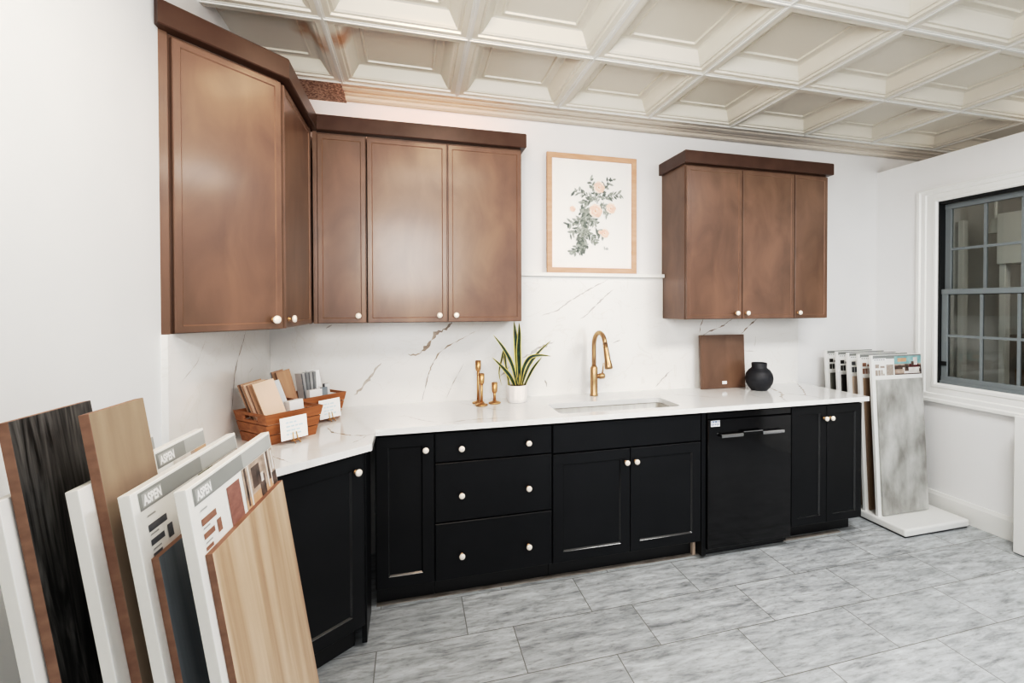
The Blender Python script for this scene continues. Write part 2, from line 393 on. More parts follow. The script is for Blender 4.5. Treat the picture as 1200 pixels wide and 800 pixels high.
# moulded border between the tiles and the back wall
bm = bmesh.new()
pr = [(0, ZC+.03), (0, ZC+.006), (.028, ZC+.006), (.034, ZC+.016), (.06, ZC+.016), (.066, ZC+.008), (.10, ZC+.008), (.112, ZC+.020), (.15, ZC+.026), (.158, ZC+.016), (.19, ZC+.016), (.20, ZC+.004), (.235, ZC+.004), (.245, ZC+.014), (.271, ZC+.016), (.271, ZC+.03)]
sweep(bm, [(GX0-.012, GY0+.013), (7.1, GY0+.013)], [(-o, z) for o, z in pr])
tag(link('trim_3', bm, 'border'), kind='structure')
sp = link('acoustic_tile', newbox(0.0, GX0-.013, GY0+.013, 0, ZC+.004, ZC+.02), 'speckle'); tag(sp, kind='structure'); sp.name = 'trim_4'

# window: white casing, grey double-hung sashes with muntins, glass
win = bpy.data.objects.new('window_1', None); COL.objects.link(win); tag(win, kind='structure')
bm = bmesh.new()
cp = [(0, 0), (0, .012), (.012, .020), (.030, .020), (.036, .014), (.075, .016), (.082, .024), (.110, .026), (.120, .034), (.140, .034), (.140, 0)]   # (distance from opening, projection)
def casing_ring(d, h):
    x = XR-h
    return [(x, WY1+d, WZ0-d), (x, WY0-d, WZ0-d), (x, WY0-d, WZ1+d*.75), (x, WY1+d, WZ1+d*.75)]
prev = None
for d, h in cp:
    cur = [bm.verts.new(p) for p in casing_ring(d, h)]
    if prev:
        for k in range(4): bm.faces.new((prev[k], prev[(k+1) % 4], cur[(k+1) % 4], cur[k]))
    prev = cur
# jamb return inside the opening
a = [bm.verts.new(p) for p in casing_ring(0, 0)]; b2 = [bm.verts.new((XR+T, p[1], p[2])) for p in casing_ring(0, 0)]
for k in range(4): bm.faces.new((a[k], a[(k+1) % 4], b2[(k+1) % 4], b2[k]))
link('window_casing', bm, 'trim', win)
bm = bmesh.new()
box(bm, XR-.004, XR+.028, WY0, WY1, WZ1-.022, WZ1, mi=1); box(bm, XR-.004, XR+.07, WY1-.012, WY1, WZ0, WZ1, mi=1); box(bm, XR-.004, XR+.07, WY0, WY0+.012, WZ0, WZ1, mi=1)
box(bm, XR+.002, XR+.075, WY0, WY1, WZ0, WZ0+.02, mi=0)
link('window_frame', bm, ['sash', 'dark_track'], win)
def sash(x, z0, z1, name):
    bm = bmesh.new(); y0, y1 = WY0+.012, WY1-.012; s = .042; t = .026
    box(bm, x, x+t, y0, y0+s, z0, z1, .003); box(bm, x, x+t, y1-s, y1, z0, z1, .003)
    box(bm, x-.004, x+t, y0, y1, z0, z0+s, .003); box(bm, x-.004, x+t, y0, y1, z1-s*.9, z1, .003)
    o = link(name, bm, 'sash', win)
    gy0, gy1 = y0+s, y1-s; bm = bmesh.new()
    for k in range(1, 4):
        y = gy0+(gy1-gy0)*k/4; box(bm, x+.004, x+.018, y-.009, y+.009, z0+s, z1-s)
    zm = (z0+z1)/2; box(bm, x+.0045, x+.0175, gy0, gy1, zm-.009, zm+.009)
    link('muntin', bm, 'sash', o)
    link('pane', newbox(x+.010, x+.013, gy0, gy1, z0+s-.005, z1-s+.005), 'glass', o)
    return o
sash(XR+.044, 1.585, WZ1-.02, 'upper_sash'); lo = sash(XR+.014, WZ0+.012, 1.627, 'lower_sash')
bm = bmesh.new(); box(bm, XR+.004, XR+.014, WY1-.052, WY1-.014, 1.075, 1.105, .002)
link('latch', bm, 'dark_track', lo)

# store beyond the window
def post(x, y, z1, label):
    bm = bmesh.new(); box(bm, x-.03, x+.03, y-.022, y+.022, 0.02, z1, .004)
    box(bm, x-.07, x+.07, y-.05, y+.05, 0, .02, .004)
    tag(link('shelf_post', bm, 'white_lam'), label, 'post', 'white posts beyond the window')
post(5.4, -.055, 2.24, 'white upright post seen through the left panes of the window')
post(5.4, -.365, 2.24, 'white upright post seen through the middle panes, below a white panel')
bm = bmesh.new(); box(bm, 5.345, 5.365, -.98, -.34, 1.84, 2.245, .004); box(bm, 5.385, 5.60, -.98, -.34, 1.84, 1.86, .003)
tag(link('white_shelf_panel', bm, 'white_lam'), 'white panel hanging beyond the window at upper right', 'panel')
bm = bmesh.new(); lathe(bm, [(.012, .28), (.012, .12), (.03, .11), (.05, 0), (.045, 0)], 16); 
tag(link('pendant_lamp', bm, 'white_lam', loc=(5.42, -.285, 2.10)), 'small white cone lamp seen through the upper window panes', 'lamp')
bm = bmesh.new(); box(bm, 5.9, 6.3, -1.6, -.1, .0, 1.25, .01); 
for z in (.4, .8): box(bm, 5.89, 5.9, -1.55, -.15, z-.15, z+.15, .003, 1)
tag(link('store_counter', bm, ['back_wall', 'brown_plank']), 'dim brown counter standing beyond the lower window panes', 'counter')

# ------------------------------------------------------------------ cabinet parts
def upper_door(root, x0, x1, z0, z1, y=0, t=.02, name='door', m='brown'):
    bm = bmesh.new()
    rect_rings(bm, x0, x1, z0, z1, [(0, y+t), (0, y+.0025), (.0025, y), (.024, y), (.0275, y+.0045), (.031, y+.0045)], back=1, mats=[0, 0, 0, 1, 0, 0])
    return link(name, bm, [m, 'brown_edge'], root)
def shaker_door(root, x0, x1, z0, z1, y=0, t=.02, rail=.057, name='door'):
    bm = bmesh.new()
    rect_rings(bm, x0, x1, z0, z1, [(0, y+t), (0, y+.002), (.002, y), (rail, y), (rail+.001, y+.001), (rail+.0068, y+.008)], back=1, mats=[0, 0, 0, 1, 1, 0])
    return link(name, bm, ['black', 'black_edge'], root)
def slab_front(root, x0, x1, z0, z1, y=0, t=.02, name='drawer'):
    bm = bmesh.new(); rect_rings(bm, x0, x1, z0, z1, [(0, y+t), (0, y+.003), (.003, y)], back=1)
    return link(name, bm, 'black', root)
def knob(door, x, z, y=0, s=1.0):
    bm = bmesh.new()
    lathe(bm, [(.0095*s, 0), (.0095*s, .003), (.0055*s, .004), (.0055*s, .014), (.008*s, .016)], 16, '-y', (x, y, z), 1)
    lathe(bm, [(.008*s, .015), (.0145*s, .019), (.0158*s, .024), (.0150*s, .029), (.010*s, .0325), (.004*s, .0335)], 18, '-y', (x, y, z), 0)
    k = link('knob', bm, ['knob', 'brass'], door, smooth=True); return k

# ---- base cabinets (fronts at y = -.615, carcass behind)
YF = -.615; ZB, ZT = .112, .875
def carcass(root, w, d=.585, toe=True, toe_in=.085, x_end=0):
    bm = bmesh.new(); box(bm, .001, w-.001, .021, d, ZB-.004, .882); link('carcass', bm, 'black', root)
    if toe: link('toe_kick', newbox(.001, w-.001, toe_in, toe_in+.018, 0, ZB-.005), 'toe', root)

c = thing('base_cabinet', 'narrow black base cabinet with one recessed door, in the inner corner', 'cabinet', (.624, YF, 0))
carcass(c, .286); d = shaker_door(c, .006, .284, ZB, .868); knob(d, .243, .792)
bm = bmesh.new(); box(bm, .0, .005, -.001, .004, .50, .56, .001); link('hinge', bm, 'toe', d)

c = thing('drawer_cabinet', 'black base cabinet with three plain drawers and six pale knobs', 'cabinet', (.910, YF, 0))
carcass(c, .622)
for z0, z1, zk in ((.718, .868, .785), (.410, .712, .544), (ZB, .404, .233)):
    d = slab_front(c, .003, .619, z0, z1)
    for x in (.135, .487): knob(d, x, zk)

c = thing('sink_cabinet', 'wide black base cabinet under the sink with two recessed doors', 'cabinet', (1.532, YF, 0))
bm = bmesh.new()
for b_ in ((.001, .019, .021, .585, ZB-.004, .882), (.901, .919, .021, .585, ZB-.004, .882), (.019, .901, .573, .585, ZB-.004, .882), (.019, .901, .021, .573, ZB-.004, ZB+.014), (.019, .901, .021, .030, ZB+.014, .882)): box(bm, *b_)
link('carcass', bm, 'black', c); link('toe_kick', newbox(.001, .919, .085, .103, 0, ZB-.005), 'toe', c); slab_front(c, .003, .917, .712, .868, name='false_front')
d = shaker_door(c, .003, .4585, ZB, .705); knob(d, .432, .630)
d = shaker_door(c, .4615, .917, ZB, .705); knob(d, .492, .630)
link('raw_end', newbox(.900, .919, .06, .084, .001, .085), 'raw_wood', c)

c = thing('base_cabinet', 'black two-door base cabinet at the free right end of the counter', 'cabinet', (3.098, YF, 0))
carcass(c, .566, toe_in=.10)
d = shaker_door(c, .003, .2745, ZB, .868, rail=.05); knob(d, .254, .787)
d = shaker_door(c, .2775, .563, ZB, .868, rail=.05); knob(d, .302, .787)

# filler beside the dishwasher belongs to the dishwasher bay
c = thing('dishwasher', 'glossy black built-in dishwasher with a pocket bar handle', 'dishwasher', (2.455, YF, 0))
link('side_filler', newbox(.001, .030, .004, .5, .02, .880), 'black', c)
link('tub', newbox(.036, .630, .03, .56, .02, .876), 'toe', c)
bm = bmesh.new(); rect_rings(bm, .034, .632, .060, .832, [(0, .03), (0, -.009), (.004, -.013)], back=1); link('door', bm, 'black_gloss', c)
bm = bmesh.new(); rect_rings(bm, .034, .632, .836, .874, [(0, .03), (0, -.005), (.003, -.009)], back=1); link('control_panel', bm, 'black_gloss', c)
link('toe_kick', newbox(.036, .63, .05, .07, 0, .058), 'toe', c)
bm = bmesh.new()
for x0, x1, z in ((.110, .262, .738), (.400, .560, .738)): box(bm, x0, x1, -.040, -.020, z-.011, z+.011, .005, 0)
box(bm, .258, .404, -.036, -.022, .737, .757, .004, 1); box(bm, .262, .400, -.0375, -.036, .752, .757, 0, 0)
for x in (.12, .55): box(bm, x-.008, x+.008, -.026, -.012, .731, .745, .002, 1)
link('handle', bm, [mat('handle_reflection_grey', (.45, .45, .46), .22, 1.0, c2=(.5, .5, .5)), 'black_gloss'], c)  # pale metal segments put the dark bar's bright reflections into the material
bm = bmesh.new(); box(bm, .052, .114, -.0137, -.0132, .792, .828, 0, 0)
for x0, x1, z0, z1 in ((.054, .112, .816, .826), (.055, .068, .799, .812), (.071, .085, .800, .811), (.090, .110, .799, .813)): box(bm, x0, x1, -.0141, -.0138, z0, z1, 0, 1)
for x in (.060, .075, .095, .102): box(bm, x, x+.004, -.0144, -.0142, .801, .824, 0, 0)
st = link('sticker', bm, ['card', 'blue_sticker'], c); st['label'] = 'blue and white sticker'

# left run: filler strip and the angled end cabinet
AX, AY, BX, BY = .606, -.862, .0, -1.345
th = math.atan2(AY-BY, AX-BX); Ld = math.hypot(AX-BX, AY-BY)
tag(link('filler_panel', newbox(.584, .606, -.852, -.622, 0.02, .880, .002), 'black'), 'slim black filler panel in the inside corner beside the angled cabinet', 'panel')
c = thing('angled_cabinet', 'black angled base cabinet with one recessed door at the left wall', 'cabinet', (BX, BY, 0), th)
bm = bmesh.new(); s, co = math.sin(th), math.cos(th)
def loc2(x, y): dx, dy = x-BX, y-BY; return (dx*co+dy*s, -dx*s+dy*co)
prism(bm, [loc2(.004, -1.312), loc2(.586, -.850), loc2(.586, -.66), loc2(.004, -.66)], ZB-.004, .882); link('carcass', bm, 'black', c)
bm = bmesh.new(); prism(bm, [loc2(.004, -1.26), loc2(.55, -.826), loc2(.55, -.80), loc2(.004, -1.23)], 0, ZB-.005); link('toe_kick', bm, 'toe', c)
d = shaker_door(c, .055, Ld-.010, ZB, .868, rail=.06, y=-.002); knob(d, Ld-.052, .800, -.002)

# ---- worktop
ZW0, ZW1 = .884, .914
SX0, SX1, SY0, SY1 = 1.592, 2.350, -.565, -.288
bm = bmesh.new()
outer = [(.001, -1.385), (.634, -.890), (.634, -.645), (3.690, -.645), (3.690, -.001), (.001, -.001)]
hole = [(SX0, SY0), (SX1, SY0), (SX1, SY1), (SX0, SY1)]
def inner(pts, d):   # rounded hole
    x0, y0 = pts[0]; x1, y1 = pts[2]; r = .035; out = []
    for cx, cy, a0 in ((x1-r, y0+r, -90), (x1-r, y1-r, 0), (x0+r, y1-r, 90), (x0+r, y0+r, 180)):
        for k in range(5): a = R(a0+k*22.5); out.append((cx+(r+d)*math.cos(a), cy+(r+d)*math.sin(a)))
    return out
H = inner(hole, 0)
for z in (ZW1, ZW0):
    vo = [bm.verts.new((x, y, z)) for x, y in outer]; vh = [bm.verts.new((x, y, z)) for x, y in H]
    es = [bm.edges.new((vo[i], vo[(i+1) % len(vo)])) for i in range(len(vo))]+[bm.edges.new((vh[i], vh[(i+1) % len(vh)])) for i in range(len(vh))]
    bmesh.ops.triangle_fill(bm, edges=es, use_beauty=True)
    if z == ZW1: to, thh = vo, vh
for A, B in ((to, vo), (thh, vh)):
    for i in range(len(A)): bm.faces.new((A[i], A[(i+1) % len(A)], B[(i+1) % len(B)], B[i]))
VEC = [  # veins across the worktop (x, y, width)
 ([(.395, -.52), (.44, -.64), (.53, -.72), (.60, -.74), (.66, -.70)], .007), ([(.60, -.74), (.58, -.80), (.55, -.85)], .005),
 ([(1.08, -.08), (1.16, -.22), (1.27, -.36), (1.36, -.40)], .005), ([(.95, -.60), (1.10, -.56), (1.30, -.57)], .009), ([(.75, -.35), (.85, -.50), (.93, -.58)], .005),
 ([(3.05, -.62), (3.12, -.5), (3.22, -.40), (3.30, -.20), (3.33, -.10)], .012), ([(3.22, -.40), (3.32, -.48), (3.35, -.60)], .007), ([(3.30, -.52), (3.45, -.34), (3.58, -.16), (3.64, -.08)], .008),
 ([(2.45, -.20), (2.60, -.30), (2.72, -.42)], .005), ([(2.9, -.30), (2.98, -.38), (3.0, -.52)], .004), ([(.12, -.9), (.25, -.95), (.36, -1.08)], .005)]
for i, (p, w) in enumerate(VEC): ribbon(bm, [(x, y, ZW1) for x, y in p], w*1.7, (0, 0, 1), 1 if i not in (0, 5, 6, 7) else 2, off=.0003, seed=i)
tag(link('worktop', bm, ['quartz', 'vein', 'vein_d']), 'long white veined quartz worktop over the black cabinets', 'worktop')

# ---- backsplashes
bm = bmesh.new()
box(bm, .0205, 3.700, -.020, 0, ZW1, 1.421); box(bm, 1.431, 2.524, -.0199, 0, 1.4209, 1.706)
VB = [
 ([(1.045, 1.412), (1.038, 1.395), (.995, 1.361), (.942, 1.338), (.908, 1.29), (.885, 1.251), (.838, 1.214), (.780, 1.212)], .020, 2),
 ([(1.19, 1.35), (1.10, 1.30), (1.02, 1.262), (.96, 1.21), (.92, 1.14), (.895, 1.07), (.875, .98), (.862, .925)], .006, 2),
 ([(.62, 1.17), (.575, 1.10), (.52, 1.03), (.47, .98)], .016, 1), ([(1.12, 1.15), (1.075, 1.07), (1.03, .98), (1.01, .93)], .005, 1),
 ([(.315, 1.38), (.35, 1.40)], .008, 1),
 ([(2.10, 1.69), (1.96, 1.62), (1.82, 1.54), (1.74, 1.48), (1.62, 1.445)], .006, 1), ([(2.15, 1.63), (2.03, 1.53), (1.96, 1.46), (1.90, 1.42)], .007, 1),
 ([(1.72, 1.275), (1.60, 1.225), (1.50, 1.165)], .016, 1), ([(2.20, 1.275), (2.14, 1.255)], .006, 1), ([(2.02, 1.215), (1.98, 1.205)], .006, 1),
 ([(2.60, 1.055), (2.52, .985), (2.47, .935)], .007, 1), ([(2.855, 1.418), (2.83, 1.36), (2.825, 1.31)], .006, 2), ([(3.11, 1.418), (3.02, 1.36), (2.90, 1.32), (2.83, 1.28)], .007, 2),
 ([(3.33, 1.415), (3.25, 1.36), (3.17, 1.29)], .007, 2), ([(3.31, 1.28), (3.30, 1.20)], .005, 1), ([(3.20, 1.17), (3.32, 1.165)], .004, 1), ([(1.655, 1.02), (1.665, .97)], .009, 1), ([(1.42, 1.12), (1.35, 1.05)], .01, 1)]
for i, (p, w, mi) in enumerate(VB): ribbon(bm, [(x, -.020, z) for x, z in p], w*1.35, (0, -1, 0), mi, seed=20+i)
tag(link('backsplash', bm, ['splash', 'vein', 'vein_d']), 'white veined quartz backsplash on the back wall above the worktop', 'backsplash')
bm = bmesh.new(); box(bm, .0, .020, -1.225, -.0, ZW1, 1.421)
VL = [([(-.42, 1.418), (-.48, 1.34), (-.56, 1.26), (-.60, 1.20), (-.63, 1.08), (-.66, .98)], .008, 2), ([(-.60, 1.20), (-.57, 1.23), (-.575, 1.27)], .004, 1), ([(-.33, 1.20), (-.40, 1.18)], .004, 1), ([(-.9, 1.4), (-1.0, 1.3), (-1.15, 1.24)], .003, 1)]
for i, (p, w, mi) in enumerate(VL): ribbon(bm, [(.020, y, z) for y, z in p], w, (1, 0, 0), mi, seed=50+i)
tag(link('backsplash', bm, ['splash', 'vein', 'vein_d']), 'white veined quartz backsplash on the left wall behind the wooden crates', 'backsplash')

# ---- sink and faucet
c = thing('sink', 'undermount steel sink with two bowls set in the white worktop', 'sink', (0, 0, 0))
bm = bmesh.new(); prev = None
for d, z in ((.012, ZW0-.001), (0.004, ZW0-.001), (-.004, ZW0-.004), (-.010, .72), (-.03, .70)):
    cur = [bm.verts.new((x, y, z)) for x, y in inner(hole, d)]
    if prev:
        for i in range(len(cur)): bm.faces.new((prev[i], prev[(i+1) % len(cur)], cur[(i+1) % len(cur)], cur[i]))
    prev = cur
bm.faces.new(prev); link('bowl', bm, 'steel', c, smooth=True)
bm = bmesh.new(); box(bm, 1.935, 1.965, SY0+.014, SY1-.014, .702, .835, .010); link('divider', bm, 'steel', c)
for x in (1.77, 2.15):
    bm = bmesh.new(); lathe(bm, [(.045, .7005), (.045, .704), (.035, .704), (.030, .702)], 20, 'z', (x, -.42, 0)); link('drain', bm, 'steel', c)

c = thing('kitchen_faucet', 'tall gooseneck brass pull-down faucet behind the sink', 'faucet', (1.968, -.105, ZW1), R(3))
bm = bmesh.new(); lathe(bm, [(.027, 0), (.027, .008), (.024, .012), (.0245, .10), (.0245, .185), (.020, .192), (.016, .20)], 24); link('body', bm, 'bronze', c, smooth=True)
pts = [(0, 0, .19), (0, 0, .26), (0, 0, .335)]+[(0, -.088+.088*math.cos(R(a)), .335+.088*math.sin(R(a))) for a in range(12, 171, 11)]
bm = bmesh.new(); tube(bm, pts, .0145, 14); link('spout', bm, 'bronze', c, smooth=True)
e = Vector(pts[-1]); dn = (Vector(pts[-1])-Vector(pts[-2])).normalized()
bm = bmesh.new(); tube(bm, [e-dn*.004, e+dn*.03, e+dn*.034, e+dn*.10, e+dn*.135, e+dn*.155, e+dn*.16], [.0155, .0155, .0165, .019, .024, .0255, .022], 16); link('spray_head', bm, 'bronze', c, smooth=True)
bm = bmesh.new(); lathe(bm, [(.014, .018), (.014, .040), (.019, .041), (.019, .072), (.016, .075)], 18, 'x', (0, 0, .128)); 
tube(bm, [(.060, 0, .14), (.062, -.006, .17), (.064, -.014, .215)], [.005, .0045, .004], 8); link('lever_handle', bm, 'bronze', c, smooth=True)

# ------------------------------------------------------------------ wall cabinets
ZU, ZUT = 1.421, 2.436
def wall_box(root, w, d=.305): link('carcass', newbox(.0015, w-.0015, .021, d, ZU-ZU, ZUT-ZU), 'brown', root)
YU = -.325
def wall_cab(x0, x1, label, doors, knobs, left=False, name='wall_cabinet'):
    c = thing(name, label, 'wall cabinet', (x0, YU, ZU)); wall_box(c, x1-x0, .324)
    for (a, b2), kx in zip(doors, knobs):
        d = upper_door(c, a-x0+.003, b2-x0-.003, .002, ZUT-ZU-.012)
        knob(d, kx-x0, .040)
    return c
c = wall_cab(.312, .569, 'narrow single-door brown wall cabinet in the corner of the back wall', [(.322, .569)], [.528])
link('corner_stile', newbox(-.008, .012, .003, .03, 0, ZUT-ZU), 'brown', c)
wall_cab(.570, 1.430, 'wide two-door brown wall cabinet left of the framed print', [(.570, 1.000), (1.000, 1.430)], [.954, 1.046])
wall_cab(2.525, 3.384, 'two-door brown wall cabinet right of the framed print', [(2.527, 2.956), (2.956, 3.384)], [2.905, 2.986])
wall_cab(3.385, 3.671, 'narrow single-door brown wall cabinet at the far right end', [(3.385, 3.671)], [3.413])
c = thing('wall_cabinet', 'brown wall cabinet seen edge-on between the angled cabinet and the back run', 'wall cabinet', (.302, -.910, ZU), R(90))
bm = bmesh.new(); box(bm, .002, .905, .021, .300, 0, ZUT-ZU); link('carcass', bm, 'brown', c)
link('corner_stile', newbox(.543, .578, .004, .03, 0, ZUT-ZU), 'brown', c)
d = upper_door(c, .010, .540, .002, ZUT-ZU-.012, 0); knob(d, .05, .040)
ua = math.atan2(-.920+1.228, .297); UL = math.hypot(.297, .308)
c = thing('wall_cabinet', 'large angled brown wall cabinet at the left end, nearest the camera', 'wall cabinet', (.003, -1.228, ZU), ua)
s, co = math.sin(ua), math.cos(ua); BX, BY = .003, -1.228
bm = bmesh.new(); prism(bm, [loc2(.0035, -1.198), loc2(.281, -.911), loc2(.0035, -.911)], 0, ZUT-ZU); link('carcass', bm, 'brown', c)
bm = bmesh.new(); box(bm, .0, .030, .006, .02, 0, ZUT-ZU, .002); link('side_stile', bm, 'brown', c)
d = upper_door(c, .040, UL-.004, .002, ZUT-ZU-.012, 0); knob(d, UL-.045, .040, 0, 1.05)
# crown boards
def crown(path, label):
    bm = bmesh.new(); sweep(bm, path, [(-.030, ZUT+.0005), (-.030, ZUT+.082), (.018, ZUT+.082), (.022, ZUT+.076), (.022, ZUT+.004), (.018, ZUT+.0005)])
    return tag(link('crown_moulding', bm, 'crown'), label, 'crown moulding')
crown([(.001, -1.245), (.308, -.925), (.308, -.330), (1.431, -.330), (1.431, -.001)], 'dark brown crown moulding along the top of the left wall cabinets')
crown([(2.524, -.001), (2.524, -.330), (3.672, -.330), (3.672, -.001)], 'dark brown crown moulding along the top of the right wall cabinets')

# picture ledge and framed print
bm = bmesh.new(); box(bm, 1.432, 2.523, -.052, 0, 1.707, 1.733, .003)
tag(link('picture_ledge', bm, 'trim'), 'slim white ledge on the wall below the framed print', 'ledge')
c = thing('framed_print', 'framed botanical print of peach roses standing on the white ledge', 'picture', (1.664, -.044, 1.7335), 0, rot=(0, 0, 0))
FW, FH, FB = .645, .795, .034
bm = bmesh.new()
rect_rings(bm, 0, FW, 0, FH, [(.004, .019), (0, .019), (0, .002), (.002, 0), (FB-.002, 0), (FB, .002), (FB, .012)], close=False)
link('frame', bm, 'frame', c)
link('shaded_side_backing', newbox(.005, FW-.005, .0185, .041, .03, FH-.02), 'photo_dark', c)  # dark brown puts the shade on the frame's left side into the colour
bm = bmesh.new(); quad(bm, [(FB, .012, FB), (FW-FB, .012, FB), (FW-FB, .012, FH-FB), (FB, .012, FH-FB)])
rnd = random.Random(3)
def U(a, b): return (a-55)/515*FW, (742-b)/(742-50)*FH     # 5x picture crop -> print plane
def pleaf(bm, x, z, ang, L, W, mi, y):
    ca, sa = math.cos(ang), math.sin(ang); pts = []
    for t, w in ((0, 0), (.25, .8), (.55, 1), (.8, .6), (1, 0), (.8, -.6), (.55, -1), (.25, -.8)):
        px, pz = t*L, w*W; pts.append((x+px*ca-pz*sa, y, z+px*sa+pz*ca))
    quad(bm, pts, mi)
stems = [((345, 330), (300, 190), 9), ((335, 320), (225, 255), 10), ((345, 300), (410, 180), 9), ((350, 295), (470, 275), 9), ((300, 350), (255, 560), 22), ((270, 420), (165, 460), 9), ((265, 430), (180, 520), 8),
         ((255, 560), (195, 620), 9), ((270, 480), (330, 550), 10), ((290, 420), (335, 450), 8), ((360, 320), (395, 390), 7), ((265, 350), (265, 560), 22), ((240, 470), (240, 600), 12), ((280, 560), (235, 625), 8), ((290, 380), (245, 390), 8), ((310, 300), (250, 340), 8), ((330, 480), (355, 510), 5)]
yy = .0117
for (a0, b0), (a1, b1), n in stems+[((a+rnd.uniform(-14, 14), b+rnd.uniform(-10, 10)), (c_+rnd.uniform(-22, 22), d_+rnd.uniform(-16, 16)), n_) for (a, b), (c_, d_), n_ in stems]:
    x0, z0 = U(a0, b0); x1, z1 = U(a1, b1); a = math.atan2(z1-z0, x1-x0)
    nx, nz = -math.sin(a)*.0012, math.cos(a)*.0012
    quad(bm, [(x0-nx, yy, z0-nz), (x1-nx*.4, yy, z1-nz*.4), (x1+nx*.4, yy, z1+nz*.4), (x0+nx, yy, z0+nz)], 2)
    for k in range(n):
        t = (k+.6)/n; yy -= .00001
        pleaf(bm, x0+(x1-x0)*t+rnd.uniform(-.006, .006), z0+(z1-z0)*t, a+(1 if k % 2 else -1)*rnd.uniform(.5, 1.2), rnd.uniform(.024, .044), rnd.uniform(.005, .0095), 1 if rnd.random() < .62 else 2, yy)
for (a, b), rr in (((350, 235), .040), ((330, 375), .046), ((418, 355), .036), ((198, 370), .020), ((382, 505), .030), ((355, 500), .014)):
    x, z = U(a, b)
    for ring, (rad, cnt, mi) in enumerate(((1, 7, 4), (.72, 6, 3), (.42, 5, 4), (.2, 4, 5))):
        yy -= .00003
        for k in range(cnt):
            an = 2*math.pi*k/cnt+ring*.5; yy -= .000004
            pts = []
            for q in range(10):
                w = 2*math.pi*q/10; pts.append((x+rr*rad*(.5*math.cos(an)+.55*math.cos(w)), yy, z+rr*rad*(.5*math.sin(an)+.55*math.sin(w))))
            quad(bm, pts, mi if (k+ring) % 3 else 3)
x, z = U(378, 602); text_bm('le', .03, bm, (x, yy-.0001, z), mi=1, width=.03)
link('print', bm, ['paper', 'sage', 'sage2', 'peach', 'peach2', 'coral'], c)

# ------------------------------------------------------------------ things on the worktop
def candlestick(x, y, h, label):
    c = thing('candlestick', label, 'candlestick', (x, y, ZW1), 0, 'brass candlesticks on the worktop')
    bm = bmesh.new(); lathe(bm, [(.036, 0), (.038, .004), (.036, .008), (.014, .013), (.008, .022)], 28); link('base', bm, 'brass', c, smooth=True)
    bm = bmesh.new(); lathe(bm, [(.0085, .02), (.0080, h*.4), (.0085, h-.060)], 16); link('stem', bm, 'brass', c, smooth=True)
    bm = bmesh.new(); lathe(bm, [(.009, h-.066), (.0150, h-.056), (.0165, h-.050), (.0180, h), (.0140, h), (.0130, h-.03)], 22); link('candle_cup', bm, 'brass', c, smooth=True)
candlestick(1.194, -.140, .262, 'tallest of the three brass candlesticks, at the back left')
candlestick(1.204, -.215, .192, 'middle-height brass candlestick standing in front of the tallest one')
candlestick(1.290, -.172, .128, 'shortest brass candlestick, next to the white plant pot')

c = thing('potted_snake_plant', 'snake plant with yellow-edged leaves in a white ribbed pot', 'plant', (1.432, -.165, ZW1))
bm = bmesh.new(); seg = 48; prev = None
for r, z in ((.054, 0), (.060, .004), (.0635, .03), (.066, .07), (.066, .104), (.0655, .108), (.059, .108), (.058, .096)):
    cur = []
    for k in range(seg):
        a = 2*math.pi*k/seg; rr = r+(.0016*(1 if k % 4 < 2 else -1) if .01 < z < .1 and r > .059 else 0)
        cur.append(bm.verts.new((rr*math.cos(a), rr*math.sin(a), z)))
    if prev:
        for k in range(seg): bm.faces.new((prev[k], prev[(k+1) % seg], cur[(k+1) % seg], cur[k]))
    else: bm.faces.new(cur[::-1])
    prev = cur
link('pot', bm, 'pot', c, smooth=True)
bm = bmesh.new(); lathe(bm, [(.0575, .090), (.057, .100), (.03, .104), (.0, .105)], 32); link('soil', bm, 'soil', c, smooth=True)
def leaf(pts, w, dy, facing=0.0):
    """pts in plant-crop pixels; a tapering V-section blade with yellow margins"""
    P = [Vector(((a-440)*.00082, dy*i/(len(pts)-1), .100+(530-b)*.00080)) for i, (a, b) in enumerate(pts)]
    Q = []
    for i in range(len(P)-1):
        p0, p1, p2, p3 = P[max(i-1, 0)], P[i], P[i+1], P[min(i+2, len(P)-1)]
        for k in range(5):
            t = k/5; Q.append(.5*((2*p1)+(p2-p0)*t+(2*p0-5*p1+4*p2-p3)*t*t+(3*p1-p0-3*p2+p3)*t**3))
    Q.append(P[-1]); n = len(Q); bm = bmesh.new(); prev = None
    for i, q in enumerate(Q):
        t = i/(n-1); tg = (Q[min(i+1, n-1)]-Q[max(i-1, 0)]).normalized()
        s = tg.cross(Vector((math.sin(facing), math.cos(facing), 0))).normalized(); nn = s.cross(tg)
        ww = w*(.55+.45*math.sin(min(1, t*2)*math.pi/2))*(1 if t < .45 else max(.03, 1-((t-.45)/.55)**1.7))
        cur = [bm.verts.new(q+s*ww*u+nn*(-abs(u)*ww*.35)) for u in (-1, -.70, 0, .70, 1)]
        if prev:
            for k in range(4): bm.faces.new((prev[k], prev[k+1], cur[k+1], cur[k])).material_index = 1 if k in (0, 3) else 0
        prev = cur
    o = link('leaf', bm, ['leaf', 'leaf_y'], c, smooth=True)
    md = o.modifiers.new('thickness', 'SOLIDIFY'); md.thickness = .0014; return o
leaf([(440, 535), (445, 400), (438, 250), (425, 120), (416, 26)], .020, -.010)
leaf([(462, 535), (458, 400), (452, 250), (455, 120), (450, 32)], .017, -.030, .5)
leaf([(440, 535), (400, 370), (335, 240), (250, 125)], .013, -.045, -.3)
leaf([(425, 535), (385, 455), (325, 380), (235, 290)], .013, -.075, .2)
leaf([(385, 530), (362, 420), (345, 260), (325, 330), (308, 430), (330, 530)], .007, .03)
leaf([(378, 535), (370, 430), (350, 330), (335, 265)], .007, .03)
leaf([(475, 535), (525, 385), (600, 275), (700, 180)], .011, -.03, .3)
